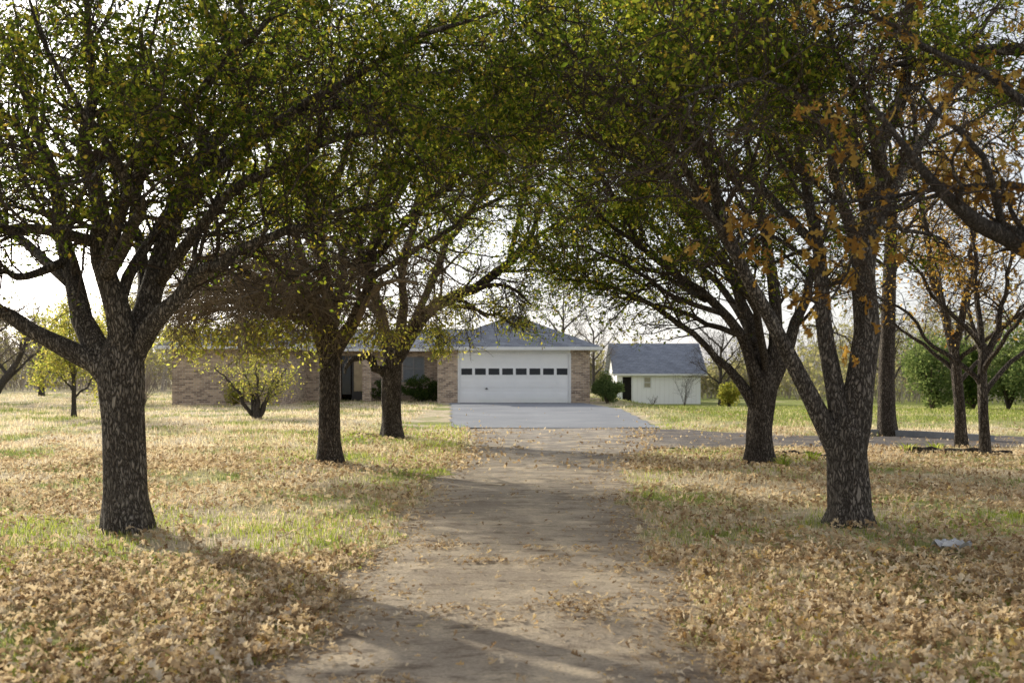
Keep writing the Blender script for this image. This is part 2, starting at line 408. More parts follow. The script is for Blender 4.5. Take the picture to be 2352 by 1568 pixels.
def bumpy_trunk(A, K, S, flare=.14, amp=.05):
    B = resample(A, K)
    d = norm(B[-1,:3]-B[-2,:3]); r = B[-1,3]
    B = np.concatenate([B, [np.append(B[-1,:3]+d*r*.6, r*.75), np.append(B[-1,:3]+d*r*.95, r*.03)]]); K += 2
    P = B[None,:,:3]; R = B[None,:,3]
    V, Q = tubes(P, R, S)
    V = V.reshape(K, S, 3); c = B[:,None,:3]
    th = np.arange(S)/S*2*math.pi; s = np.linspace(0,1,K)
    ph = rng.random(6)*6.28
    m = 1+amp*np.sin(3*th[None]+ph[0]+s[:,None]*4)+amp*.7*np.sin(5*th[None]+ph[1]-s[:,None]*6)+amp*.4*np.sin(9*th[None]+ph[2]+s[:,None]*11)
    m += flare*np.clip(1-s[:,None]*6,0,1)*(np.sin(5*th[None]+ph[3])*.8+.5)
    V = c+(V-c)*m[...,None]
    V[0,:,2] -= .08
    return V.reshape(-1,3), Q
def build_tree(name, label, cat, trunk, limbs, bark=BARK, leaf=LEAF, floor=2., n=(9,7,5), leaf_n=14, ls=.065, keep=None,
               l1=(.9,1.9), l2=(.45,.95), l3=(.18,.42), twig=TWIG, group=None, up=.12, big_leaf=0, grav3=-.04, ymin=3.0, curtain=None):
    A = trunk.copy(); b = A[0,:3].copy()
    b[2] = float(terrain(b[0], b[1])); A[0,2] = b[2]-.03
    root = empty(name, b, label, cat, group)
    v, q = bumpy_trunk(A, 40, 26)
    mesh_np('trunk', v-b, q, bark, root, True)
    TA = resample(A, 50)
    L2P, L2R = [], []
    for li in limbs:
        s0 = li[0]; dd = np.linalg.norm(TA[:,:3]-s0[:3], axis=1); j = dd.argmin()
        if dd[j] < 2.2*TA[j,3]+.04:
            drop = min(.35, .25+TA[j,3]*.3); j2 = np.abs(TA[:,2]-(s0[2]-drop)).argmin()
            pre = TA[j2].copy(); pre[3] = min(s0[3], TA[j2,3]*.8)*.75
            li = np.concatenate([[pre], li])
        B = resample(li, 17); m = np.linspace(0,1,17)
        wob = rng.normal(size=(17,3)); wob = (wob+np.roll(wob,1,0))*.5
        B[:,:3] += wob*(B[:,3:4]*.65+.013)*np.clip(m*4-.6,0,1)[:,None]
        P = B[None,:,:3]; R = B[None,:,3]
        cap = B[0].copy(); cap[:3] -= norm(B[1,:3]-B[0,:3])*.002; cap[3] = .001
        Bc = np.concatenate([[cap], B])
        parts = [tubes(Bc[None,:,:3], Bc[None,:,3], 12)]
        c1, r1 = kids(P, R, n[0], .25, 1., l1[0], l1[1], .5, 1.15, up, .22, 9, .42, .007, .02, .03)
        ok = (c1[:,:,2].min(1) > floor) & (c1[:,:,1].min(1) > ymin); c1 = c1[ok]; r1 = r1[ok]
        if len(c1): parts.append(tubes(c1, r1, 6))
        v, q = join(parts); mesh_np('limb', v-b, q, bark, root, True)
        if len(c1):
            c2, r2 = kids(c1, r1, n[1], .15, 1., l2[0], l2[1], .45, 1.1, .08, .26, 6, .5, .005, .0, .013)
            L2P.append(c2); L2R.append(r2)
        c2, r2 = kids(P, R, n[1]*2, .3, 1., l2[0], l2[1], .5, 1.2, .0, .26, 6, .3, .0055, .0, .012)
        L2P.append(c2); L2R.append(r2)
    P2 = np.concatenate(L2P); R2 = np.concatenate(L2R)
    ok = (P2[:,:,2].min(1) > floor-.15) & (P2[:,:,1].min(1) > ymin); P2 = P2[ok]; R2 = R2[ok]
    P3, R3 = kids(P2, R2, n[2], .15, 1., l3[0], l3[1], .4, 1.1, .0, .3, 4, .65, .0036, grav3, .006)
    ok = (P3[:,:,2].min(1) > floor-.3) & (P3[:,:,1].min(1) > ymin); P3 = P3[ok]; R3 = R3[ok]
    v, q = join([tubes(P2, R2, 4), tubes(P3, R3, 3)])
    mesh_np('twigs', v-b, q, twig, root, True)
    if curtain is not None:          # dead, leafless twigs hanging under the crown, some with leaves at the ends
        P, R, cmat, cl_n, zleaf, dens = curtain
        c1, r1 = kids(P, R, dens, .1, 1., .5, 1.2, .6, 1.4, -.15, .22, 7, .5, .008, -.03, .014)
        c2, r2 = kids(c1, r1, 10, .1, 1., .3, .65, .4, 1.2, -.1, .25, 5, .6, .0065, -.04)
        c3, r3 = kids(c2, r2, 5, .1, 1., .15, .35, .4, 1.2, -.1, .25, 4, .7, .0045, -.04)
        f = lambda c: c[:,:,2].min(1) > floor-.55
        v, q = join([tubes(P,R,6)]+[tubes(c[f(c)], r[f(c)], 3) for c, r in ((c1,r1),(c2,r2),(c3,r3))])
        mesh_np('dead_twigs', v-b, q, cmat, root, True)
        c3 = c3[f(c3) & (c3[:,:,2].mean(1) < zleaf)]
        if cl_n and len(c3):
            v, q = leaf_quads(c3, cl_n, .072, keep=clump); mesh_np('hanging_leaves', v-b, q, LEAF_Y, root)
    if leaf is not None and leaf_n:
        if big_leaf:
            N = len(P3); k = rng.choice(N, min(N, big_leaf), replace=False); k = np.repeat(k, leaf_n)
            pos = P3[k, rng.integers(1,4,len(k))]+rng.normal(size=(len(k),3))*.03
            v_, q_ = [], []
            for cx, cy in ((.25,.35),(.6,-.6),(-.5,.8)):
                s = rng.random(len(k)) < .4; m_ = s.sum()
                tv, tq = lobed(cx, cy); tv = tv.copy(); tv[:,1] += .5
                Rm = rotm(rng.random(m_)*6.28, rng.normal(-1.0,.8,m_), rng.normal(0,.9,m_))
                vv, qq = inst(tv, tq, pos[s], Rm, ls*rng.uniform(.6,1.25,m_)); q_.append((vv, qq))
            v, q = join(q_)
        else:
            v, q = join([leaf_quads(P3, leaf_n, ls, keep=keep), leaf_quads(P2, max(1,leaf_n//2), ls, keep=keep)])
        mesh_np('crown', v-b, q, leaf, root)
    return root
def auto_limbs(trunk, n, length, r, spread, rise, t0=.6):
    A = resample(trunk, 30); out = []
    for i in range(n):
        k = int((t0+(1-t0)*i/max(1,n-1))*29); p = A[k,:3]; az = i*2.4+rng.random()*.8
        d = np.array([math.cos(az)*spread, math.sin(az)*spread, rise]); d /= np.linalg.norm(d)
        Ls = length*rng.uniform(.75,1.15); pts = []
        for j in range(6):
            s = j/5; q = p+d*Ls*s+np.array([0,0,.12*Ls*s*s])+rng.normal(size=3)*.05*Ls*s
            pts.append((*q, r*(1-.8*s)))
        out.append(np.array(pts))
    return out

# ------------------------------------------------------------------ driveway trees
def clump(p): return np.clip(.68+1.1*(np.sin(p[:,0]*2.9+p[:,2]*1.7)*np.sin(p[:,1]*2.3-p[:,2]*2.1+1)+.45*np.sin(p[:,0]*6.1-p[:,1]*4.3+p[:,2]*5.2)), .10, 1)
def hk(z0, z1, lo, xl=None, xk=.5): 
    def f(p):
        k = np.clip(lo+(1-lo)*(p[:,2]-z0)/(z1-z0), lo, 1)*clump(p)
        if xl is not None: k = k*np.where(p[:,0] < xl, xk, 1)
        return k
    return f
OAKS = 'oaks lining the driveway'
y = 9.02
build_tree('oak_tree', 'thick grey-barked oak with many spreading limbs, nearest on the left of the driveway', 'tree',
  tp([(292,1212,y,60),(288,1150,y,52),(284,1050,y,48),(280,950,y,49),(276,880,y,54),(280,825,y,52),(288,775,y,38)], .95),
  [tp(l, .74) for l in [
   [(245,850,9,42),(170,790,9,29),(80,745,8.9,24),(0,695,8.8,20),(-120,640,8.6,15),(-300,560,8.3,7)],
   [(250,840,9,46),(190,750,9.1,33),(160,650,9.3,28),(140,520,9.6,23),(120,380,9.9,18),(60,220,10.2,12),(0,60,10.5,6)],
   [(288,810,9,48),(270,700,8.9,38),(235,640,8.9,32),(225,500,8.8,27),(215,350,8.6,21),(205,180,8.4,14),(190,-40,8.2,7)],
   [(306,810,9,46),(350,670,9.2,35),(400,500,9.4,30),(450,390,9.6,24),(530,260,9.9,17),(620,100,10.2,12),(700,-80,10.5,6)],
   [(322,790,9,34),(395,690,8.8,24),(470,630,8.6,19),(560,560,8.4,15),(690,520,8.2,12),(860,480,8.0,6)],
   [(230,560,8.9,20),(120,530,8.5,17),(0,520,8.1,14),(-150,480,7.8,7)],
   [(240,640,8.9,25),(300,540,8.4,20),(345,460,7.9,17),(280,400,7.5,14),(210,300,7.1,11),(130,170,6.8,8),(60,0,6.4,4)],
   [(400,500,9.4,22),(560,330,8.8,16),(760,200,8.2,13),(950,90,7.6,9),(1150,20,7.2,4)],
   [(450,390,9.6,20),(640,280,10.2,16),(850,200,10.8,12),(1080,150,11.2,6)],
   [(160,650,9.3,18),(60,560,10,14),(-60,420,10.6,10),(-160,260,11,5)],
   [(365,650,9.2,20),(520,430,8.6,16),(720,330,8.2,12),(930,290,7.9,8),(1120,310,7.7,4)],
   [(235,640,8.9,20),(300,420,8.2,16),(430,220,7.6,11),(620,40,7.2,6)],
   [(330,730,9,22),(330,600,9.6,18),(300,440,10.2,14),(330,280,10.6,10),(400,100,11,5)],
   [(130,430,9.8,15),(60,330,9.4,12),(-20,200,9,9),(-80,40,8.6,5)],
   [(150,600,9.4,16),(60,640,9.1,11),(-40,630,8.8,8),(-160,650,8.5,4)],
   [(270,690,8.9,20),(330,560,9.2,15),(420,470,9.5,12),(480,330,9.8,8),(500,170,10,4)],
  ]], floor=1.95, n=(10,8,7), leaf_n=15, ls=.050, keep=hk(2.2,3.3,.12,-4.4,.6), l1=(1.,2.2), group=OAKS)
y = 15.2
cl = np.stack([resample(tp(l), 12) for l in [
   [(740,745,15.2,9),(640,690,15.,6),(540,680,14.8,5),(400,720,14.6,3)],[(740,745,15.2,9),(630,720,15.5,6),(530,700,15.7,5),(410,740,15.8,3)],
   [(740,730,15.1,9),(640,610,14.6,7),(540,570,14.2,5),(410,610,13.9,3)],[(745,730,15.1,9),(660,620,16,7),(580,570,16.6,5),(450,600,17.,3)],
   [(760,720,15,9),(740,650,14.2,7),(720,610,13.6,5),(690,630,13.2,3)],[(820,740,15,9),(850,670,14.5,7),(900,640,14,5),(960,650,13.6,3)],
   [(745,730,15.1,9),(680,640,15.6,7),(610,600,16,5),(460,640,16.3,3)],[(740,740,15.1,9),(660,660,16.2,7),(560,650,17,5),(410,690,17.6,3)],
   [(745,735,15.2,8),(690,680,14.2,6),(620,660,13.4,5),(540,690,12.9,3)],[(745,740,15.2,8),(650,650,15.2,6),(520,620,15.2,5),(390,660,15.2,3)],
   [(770,730,15.2,8),(800,660,15.8,6),(820,600,16.4,5),(870,590,16.8,3)]]])
build_tree('oak_tree', 'slim straight-trunked oak, second from the front on the left of the driveway', 'tree',
  tp([(758,1066,y,37),(757,1030,y,29),(755,960,y,26),(755,870,y,25),(757,800,y,28),(760,755,y,20)], .92),
  [tp(l, .7) for l in [
   [(745,800,15.2,27),(715,720,15,18),(650,660,14.6,13),(560,620,14.2,10),(440,590,13.8,4)],
   [(755,790,15.2,27),(745,650,15.4,19),(735,520,15.8,15),(710,380,16.2,11),(680,220,16.6,5)],
   [(768,800,15.2,29),(815,740,15,20),(848,640,14.7,16),(870,520,14.3,13),(920,400,13.8,10),(1000,260,13.2,5)],
   [(760,770,15.2,20),(790,600,16,15),(850,430,17,11),(930,300,18,5)],
   [(752,770,15.2,20),(690,580,16,15),(620,440,16.8,11),(520,320,17.5,5)],
   [(763,760,15.2,18),(740,600,14.3,14),(700,450,13.5,11),(700,300,12.8,8),(740,150,12.2,4)],
   [(748,760,15.2,14),(620,700,15.6,9),(500,690,16,6),(400,720,16.2,3)],
   [(848,610,14.7,13),(960,480,14.6,10),(1100,380,14.4,8),(1230,300,14.2,4)],
   [(848,640,14.7,13),(980,560,15.5,10),(1110,470,16,7),(1240,420,16.4,3)],
   [(740,520,15.8,13),(800,320,15.5,11),(900,150,15.2,8),(1050,30,15,4)],
   [(715,390,16.2,11),(600,240,16,8),(460,130,16,4)],
   [(870,520,14.3,10),(960,380,14,8),(1080,230,13.8,6),(1180,110,13.6,3)],
  ]], bark=BARK_D, floor=2.0, n=(11,8,7), leaf_n=12, ls=.066, keep=hk(3.1,4.5,.03,-4.6,.4), l1=(1.,2.3), group=OAKS,
  curtain=(cl[:,:,:3], cl[:,:,3], TWIG_B, 3, 2.1, 20), twig=TWIG_B)
y = 20.9
cl3 = np.stack([resample(tp(l), 12) for l in [
   [(990,700,20.8,7),(1020,680,20.2,6),(1070,690,19.8,4),(1120,730,19.4,2)],
   [(940,760,20.8,7),(960,720,20,5),(990,710,19.4,4),(1020,750,19.,2)],[(1080,672,20.6,7),(1130,650,20,5),(1180,660,19.6,4),(1220,700,19.3,2)],
   [(880,740,21,7),(840,690,21.6,5),(780,680,22,4),(700,720,22.4,2)]]])
build_tree('oak_tree', 'oak with a hooked stub and a long limb arching right, farthest on the left', 'tree',
  tp([(900,1006,y,32),(900,975,y,25),(898,900,y,24),(902,830,y,25),(908,785,y,20)], .9),
  [tp(l, .8) for l in [
   [(890,862,20.9,15),(860,828,20.7,12),(825,814,20.5,10),(800,832,20.3,7),(792,860,20.2,3)],
   [(895,810,20.9,22),(872,720,21,15),(850,630,21.3,12),(800,520,21.6,8),(740,420,22,4)],
   [(912,810,20.9,20),(928,710,20.6,13),(925,610,20.2,10),(950,500,19.8,8),(990,380,19.3,4)],
   [(916,810,20.9,26),(955,742,20.9,19),(1000,697,20.8,17),(1090,672,20.6,15),(1165,615,20.5,12),(1215,555,20.3,9),(1250,440,20,4)],
   [(1010,694,20.8,8),(1060,705,20.4,6),(1130,720,20,4),(1195,750,19.8,2)],
   [(940,765,20.9,12),(1000,620,22,10),(1080,480,23,7),(1150,360,24,4)],
   [(870,715,21,10),(800,660,22,8),(720,640,23,6),(620,660,24,3)],
   [(925,610,20.2,11),(980,420,20.5,9),(1060,250,20.8,7),(1150,120,21,3)],
   [(850,630,21.3,11),(870,450,21.6,9),(900,280,22,7),(940,150,22.4,3)],
   [(1165,615,20.5,8),(1200,470,20.8,7),(1230,330,21.2,5),(1260,200,21.5,3)],
   [(1215,555,20.3,7),(1270,520,20.4,6),(1330,500,20.6,4),(1400,510,20.8,2)],
  ]], bark=BARK_D, leaf=LEAF, floor=2.1, n=(10,8,5), leaf_n=11, ls=.07, keep=hk(2.2,4.5,.3), grav3=-.1, l1=(1.,2.4), group=OAKS,
  curtain=(cl3[:,:,:3], cl3[:,:,3], TWIG, 3, 3.0, 10))
y = 9.15
build_tree('oak_tree', 'oak forking low into three stems, nearest on the right of the driveway', 'tree',
  tp([(1950,1208,y,58),(1950,1160,y,50),(1946,1080,y,47),(1944,1010,y,47),(1950,960,y,36)], .95),
  [tp(l, .76) for l in [
   [(1930,1040,9.15,38),(1880,950,9.15,28),(1810,820,9.1,24),(1740,690,9.0,20),(1670,540,8.8,17),(1630,400,8.6,13),(1560,230,8.3,9),(1480,60,8,4)],
   [(1940,1010,9.15,36),(1915,880,9.2,27),(1885,720,9.3,23),(1870,560,9.4,18),(1850,400,9.6,14),(1800,200,9.8,9),(1760,0,10,4)],
   [(1956,1020,9.15,50),(1980,880,9.15,42),(1992,700,9.15,37),(2000,540,9.1,32),(2040,380,9,24),(2070,200,8.9,18),(2090,0,8.8,9)],
   [(1992,640,9.15,22),(1930,450,8.6,15),(1900,280,8.1,11),(1800,130,7.6,8),(1680,20,7.2,4)],
   [(1870,560,9.4,15),(1740,420,9.8,12),(1600,320,10.2,9),(1420,250,10.6,4)],
   [(1670,540,8.8,13),(1580,440,8.4,10),(1460,360,8.1,7),(1330,310,7.8,3)],
   [(2005,520,9.1,20),(2100,350,9.6,14),(2200,180,10,9),(2300,0,10.4,4)],
   [(1690,590,8.9,14),(1540,330,8.6,11),(1380,160,8.4,8),(1200,60,8.3,4)],
   [(2000,540,9.1,20),(1960,330,9.6,15),(1850,150,10,11),(1650,60,10.4,7),(1450,20,10.8,3)],
   [(1850,400,9.6,14),(1720,280,9.9,11),(1560,150,10.2,8),(1380,60,10.5,3)],
   [(1910,300,8.2,10),(1800,200,7.2,8),(1680,180,6.5,6),(1560,230,6.0,3)],
   [(2030,400,9,16),(1980,230,8.2,11),(1900,80,7.6,8),(1840,-60,7.2,4)],
  ]], floor=2.35, n=(10,8,7), leaf_n=16, ls=.050, keep=hk(2.9,3.9,.05), l1=(1.,2.2), group=OAKS)
y = 15.1
build_tree('oak_tree', 'dark leaning oak fanning boughs over the driveway, second on the right', 'tree',
  tp([(1748,1068,y,43),(1746,1030,y,34),(1745,980,y,31),(1754,900,y,33),(1762,840,y,22)], .92),
  [tp(l, .7) for l in [
   [(1740,940,15.1,23),(1690,860,15.1,15),(1640,820,15,11),(1580,750,14.9,10),(1480,690,14.7,8),(1350,640,14.5,6),(1270,640,14.3,3)],
   [(1750,910,15.1,29),(1715,800,15,18),(1660,720,14.8,15),(1570,640,14.6,12),(1470,560,14.4,9),(1350,470,14.2,4)],
   [(1756,900,15.1,30),(1735,760,15.2,20),(1680,650,15.4,16),(1600,520,15.6,12),(1520,380,15.8,9),(1440,230,16,4)],
   [(1762,890,15.1,32),(1790,760,15.1,22),(1770,620,15.1,18),(1740,480,15.2,14),(1720,330,15.3,10),(1700,160,15.4,5)],
   [(1766,890,15.1,29),(1830,760,15.2,18),(1860,640,15.5,14),(1900,500,15.8,10),(1960,350,16.1,5)],
   [(1735,790,15,14),(1690,700,16,12),(1600,600,17,10),(1480,500,18,7),(1330,400,19,4)],
   [(1762,840,15,14),(1720,650,14.2,12),(1650,500,13.4,9),(1600,330,12.8,4)],
   [(1660,720,14.8,10),(1560,690,14.2,8),(1440,610,13.7,6),(1330,560,13.3,3)],
   [(1640,580,15.5,12),(1500,420,15.5,10),(1380,250,15.5,8),(1240,100,15.6,3)],
   [(1740,480,15.2,12),(1620,330,14.8,10),(1480,180,14.5,7),(1330,60,14.3,3)],
   [(1470,560,14.4,8),(1380,400,14.6,7),(1280,300,14.8,5),(1180,240,15,3)],
   [(1700,770,15,11),(1620,740,15.8,8),(1520,700,16.4,6),(1400,680,16.8,3)],
   [(1620,690,14.7,9),(1540,640,15.6,7),(1440,600,16.4,5),(1300,590,17,3)],
  ]], bark=BARK_D, floor=2.0, n=(11,8,7), leaf_n=13, ls=.066, keep=hk(2.3,3.8,.16), l1=(1.,2.3), group=OAKS)

# ------------------------------------------------------------------ right-hand trees
def tree_r(label, tr, limbs, na, length, ls, ln, floor, keep=None, leaf=LEAF_OR, ts=.85):
    A = tp(tr, ts)
    build_tree('oak_tree', label, 'tree', A, [tp(l, .85) for l in limbs]+auto_limbs(A, na, length, .045, 1., .75), bark=BARK_D, leaf=leaf,
               floor=floor, n=(7,6,4), leaf_n=ln, ls=ls, keep=keep, l1=(.8,1.6), twig=TWIG)
y = 21.6
tree_r('straight tall trunk with bare lower part, behind the three-stemmed oak on the right',
  [(2040,1001,y,26),(2036,960,y,22),(2035,850,y,20),(2040,720,y,19),(2045,560,y,15),(2055,380,y,10)], [], 9, 3.2, .08, 6, 2.6)
y = 18.5
tree_r('thin rust-leaved tree, left of the two slender trunks at far right',
  [(2208,1026,y,17),(2206,950,y,14),(2197,850,y,14),(2187,775,y,12)],
  [[(2187,800,y,11),(2160,690,18.6,8),(2130,560,18.8,6),(2100,400,19,3)],[(2192,800,y,11),(2222,690,18.3,8),(2240,550,18,6),(2250,380,17.8,3)]], 5, 2.6, .08, 5, 2.2, hk(2.5,4.5,.25))
y = 16.1
tree_r('thin rust-leaved tree with a side fork, right of the two slender trunks at far right',
  [(2264,1053,y,16),(2260,980,y,13),(2256,860,y,12),(2258,795,y,11)],
  [[(2258,830,y,10),(2285,785,16.1,8),(2310,680,16,6),(2335,520,15.8,3)],[(2257,810,y,9),(2245,690,16.3,7),(2235,540,16.6,4),(2210,380,16.8,3)]], 5, 2.6, .08, 6, 2.0, hk(2.3,4.5,.3))
T = np.array([(4.3,5.6,0,.30),(4.28,5.6,.5,.24),(4.25,5.55,1.5,.21),(4.2,5.5,2.3,.19),(4.2,5.5,3.2,.15)])
w = lambda x, y_, z, r: np.array([[x, y_, z, r]])
RL = [np.concatenate([w(4.22,5.5,1.75,.10), tp([(2480,640,5.3,28),(2352,560,5.2,22),(2250,480,5.1,17),(2150,390,5.0,12),(2060,325,4.95,8),(1990,230,4.9,3)])]),
      np.concatenate([w(4.2,5.5,2.1,.06), tp([(2420,600,5.3,15),(2310,520,5.15,11),(2280,390,5.05,8),(2200,290,5.0,6),(2100,200,4.95,3)])]),
      np.concatenate([w(4.2,5.5,2.7,.07), tp([(2480,330,5.6,13),(2300,200,5.7,9),(2120,90,5.8,6),(1930,10,5.9,3)])]),
      np.concatenate([w(4.2,5.5,2.4,.05), tp([(2350,440,5.7,9),(2200,430,5.7,7),(2060,470,5.7,5),(1960,450,5.7,4),(1850,470,5.7,3),(1740,520,5.7,3),(1690,590,5.7,2)])]),
      tp([(2060,470,5.7,5),(1990,540,5.7,4),(1940,620,5.7,3),(1910,700,5.7,2),(1905,770,5.7,2)]),
      np.concatenate([w(4.2,5.5,3.0,.07), w(3.9,6.8,3.6,.05), w(3.6,8.2,4.0,.035), w(3.2,9.4,4.2,.015)])]
build_tree('red_oak_tree', 'rust-leaved oak reaching bare grey boughs in from the right edge, closest to the viewer', 'tree', T, RL,
   bark=BARK_G, leaf=LEAF_OR, floor=1.7, n=(7,6,4), leaf_n=3, ls=.074, l1=(.3,.7), l2=(.2,.42), l3=(.1,.22), big_leaf=230, twig=TWIG, ymin=4.2)

# small multi-stem tree on the left lawn
b = pix(590,960,29.5)
A = np.array([(b[0],b[1],0,.15),(b[0],b[1],.12,.13),(b[0]-.01,b[1],.25,.11),(b[0]-.03,b[1],.4,.07)])
LM = [np.array([(b[0]+dx*.2,b[1],.15,.065),(b[0]+dx*.4,b[1]+dy*.3,.6,.05),(b[0]+dx*.7,b[1]+dy*.5,1.0,.03),(b[0]+dx*1.1,b[1]+dy*.9,1.5,.015)]) for dx,dy in ((-.5,.6),(.1,-.5),(.55,.5),(-.15,1),(.9,-.6),(-1.,-.5))]
build_tree('small_tree', 'small pale multi-stemmed tree with yellow-green leaves on the left lawn', 'tree', A, LM, bark=BARK_G, leaf=LEAF_Y, floor=.45, n=(6,5,4), leaf_n=4, ls=.072,
   l1=(.45,.95), l2=(.25,.5), l3=(.15,.35), grav3=-.25, twig=TWIG_P, up=-.05, keep=lambda p: clump(p)*.9)
def bare(label, x, yy, h, r, na, length, lean=(0,0), bark=BARK_G, tw=TWIG_P, n=(6,5,4), spread=1., leaf=None, ls=.09, ln=6, fl=.4):
    z0 = float(terrain(x,yy))
    A = np.array([(x,yy,z0,r*1.3),(x+lean[0]*.1,yy,z0+.1*h,r),(x+lean[0]*.35,yy,z0+.3*h,r*.9),(x+lean[0]*.7,yy,z0+.5*h,r*.7),(x+lean[0],yy,z0+.8*h,r*.35)])
    build_tree('bare_tree' if leaf is None else 'small_tree', label, 'tree', A, auto_limbs(A, na, length, r*.5, spread, .9, .3), bark=bark, leaf=leaf, leaf_n=ln, ls=ls, floor=z0+fl, n=n, twig=tw, l1=(length*.35,length*.7), l2=(length*.2,length*.35), l3=(.2,.5))
bare('leafless leaning tree at the far left edge of the field', -21.5, 41, 3.4, .16, 5, 2.4, (1.6,0))
bare('leafless tree among brush on the left horizon', -26, 55, 4.0, .14, 6, 2.6, n=(8,6,5))
bare('young yellow-green tree behind the thick left oak', -13.2, 30, 2.6, .07, 8, 1.5, leaf=LEAF_Y, ln=5)
bare('pale gold-leaved tree on the left horizon right of the leaning one', -18.3, 46, 4.2, .12, 9, 2.6, leaf=LEAF_Y, n=(7,6,4), ln=5, fl=.8)
bare('bushy tan-twigged tree at the left end of the far brush', -25, 47, 4.4, .12, 10, 3.0, n=(9,7,5), spread=1.2)
bare('tall leafless tree rising behind the garage roof', 3.2, 62, 6.2, .12, 8, 3.0, n=(7,6,5))
bare('leafless tree just right of the one rising behind the garage roof', 5.4, 66, 5.2, .11, 7, 2.6, n=(7,6,5))
bare('leafless tree at the right end of the shed', 13.2, 63, 4.6, .13, 10, 2.8, bark=BARK_D, tw=TWIG, n=(8,6,5))
bare('leafless dark tree behind the right lawn', 19.5, 52, 5.0, .13, 7, 2.6, bark=BARK_D, tw=TWIG)
bare('leafless dark tree at the far right edge behind the green bushes', 25.5, 56, 5.6, .14, 7, 2.8, bark=BARK_D, tw=TWIG)

# ------------------------------------------------------------------ bushes
def bush(name, label, x, yy, rx, ry, h, mat_, n, ls, cat='bush', group=None, base=.1, sub=14):
    z0 = float(terrain(x,yy)); root = empty(name, (x,yy,z0), label, cat, group)
    cs = rng.normal(size=(sub,3)); cs = norm(cs)*rng.uniform(.35,.85,(sub,1)); cr = rng.uniform(.22,.5,sub)
    k = rng.integers(0,sub,n); d = norm(rng.normal(size=(n,3)))*rng.uniform(.6,1.15,(n,1))
    p = cs[k]+d*cr[k][:,None]
    p = p*np.array([rx,ry,h*.5])+np.array([0,0,h*.5+base*.3]); p = p[p[:,2] > .02]
    nn = len(p); A = norm(d[:nn]*.5+rng.normal(size=(nn,3))*.6+np.array([0,0,.2])); B = norm(np.cross(A, rng.normal(size=(nn,3)))); s = (ls*rng.uniform(.6,1.3,nn))[:,None]
    V = np.stack([p, p+A*s*.5+B*s*.3, p+A*s, p+A*s*.5-B*s*.3],1).reshape(-1,3)
    mesh_np('foliage', V, np.arange(len(V)).reshape(-1,4), mat_, root)
    st = []
    for i in range(sub):
        e = cs[i]*np.array([rx,ry,h*.5])+np.array([0,0,h*.5]); pts = np.array([(0,0,-.05),e*np.array([.3,.3,.4]),e*np.array([.7,.7,.75]),e])
        st.append(tubes(pts[None], np.array([[.03,.024,.016,.008]])*min(1.5,h), 5))
    v, q = join(st); mesh_np('stem', v, q, TWIG, root, True)
bush('shrub', 'full green shrub against the right corner of the garage', 4.12, 43.0, .72, .65, 1.22, LEAF_EV, 7500, .09, 'shrub', sub=24)
bush('shrub', 'clipped dark green shrub under the window left of the garage', -4.15, 45.0, 1.05, .5, 1.1, LEAF_DK, 5500, .08, 'shrub')
bush('shrub', 'lower dark shrub left of the one under the house window', -5.85, 45.0, .95, .5, .95, LEAF_DK, 4600, .08, 'shrub')
bush('shrub', 'small yellow-green bush at the foot of the left brick wing', -11.2, 40.2, .6, .5, .9, LEAF_Y, 1500, .09, 'shrub')
for lab, px, py, yy, rx, h, m_ in [
  ('large round evergreen bush behind the straight tall trunk', 2140, 940, 46, 1.7, 3.4, LEAF_EV),
  ('large evergreen bush between the two slender trunks at far right', 2235, 945, 47, 1.4, 3.0, LEAF_DK),
  ('tall evergreen bush right of the two slender trunks', 2315, 950, 44, 1.6, 3.8, LEAF_EV),
  ('dark evergreen bush at the extreme right edge of the lawn', 2410, 950, 42, 1.7, 3.4, LEAF_EV),
  ('yellow-green bush right of the white shed', 1675, 930, 58, .75, 1.3, LEAF_Y)]:
    q = pix(px, py, yy); bush('bush', lab, q[0], yy, rx, rx*.8, h, m_, int(4600*rx), .14 if h > 2 else .1, sub=20)
def twig_shrub(label, x, yy, h, n, mat_):
    z0 = float(terrain(x,yy)); root = empty('bare_shrub', (x,yy,z0), label, 'shrub')
    az = rng.random(n)*6.28; sp = rng.uniform(.1,.7,n)
    D = norm(np.stack([np.cos(az)*sp, np.sin(az)*sp, np.ones(n)],-1)); t = np.linspace(0,1,6)
    P = D[:,None,:]*t[None,:,None]*(h*rng.uniform(.6,1.1,n))[:,None,None]+rng.normal(size=(n,6,3))*.03*h*t[None,:,None]
    R = np.full((n,6),.012)*np.linspace(1,.4,6)[None]
    c, r = kids(P, R, 7, .25, 1, h*.2, h*.45, .4, 1., .1, .2, 5, .6, .005)
    c2, r2 = kids(c, r, 3, .3, 1, h*.08, h*.2, .4, 1., .1, .2, 3, .7, .004)
    v, q = join([tubes(P,R,4), tubes(c,r,3), tubes(c2,r2,3)]); mesh_np('stem', v, q, mat_, root, True)
twig_shrub('leafless grey shrub in front of the white shed wall', 10.4, 60, 1.9, 10, TWIG)
twig_shrub('leafless low grey shrub at the left foot of the white shed', 8.6, 61, .6, 7, TWIG)
twig_shrub('leafless shrub at the left end of the house', -14.6, 39.5, 2.0, 18, TWIG_P)
n = 7500
bx = rng.uniform(-85, 85, n); by = rng.uniform(66, 110, n); by = np.where(np.abs(bx-7)<14, np.maximum(by,80), by); bz = terrain(bx, by)
hh = rng.uniform(1.2, 4.0, n)*(.75+.4*np.sin(bx*.21)+.2*np.sin(bx*.7+1))+(ss(16,26,bx)*rng.uniform(0,5.5,n)+ss(-20,-30,bx)*rng.uniform(0,5,n))
az = rng.random(n)*6.28; D = norm(np.stack([np.cos(az)*.35, np.sin(az)*.35, np.ones(n)],-1)); t = np.linspace(0,1,4)
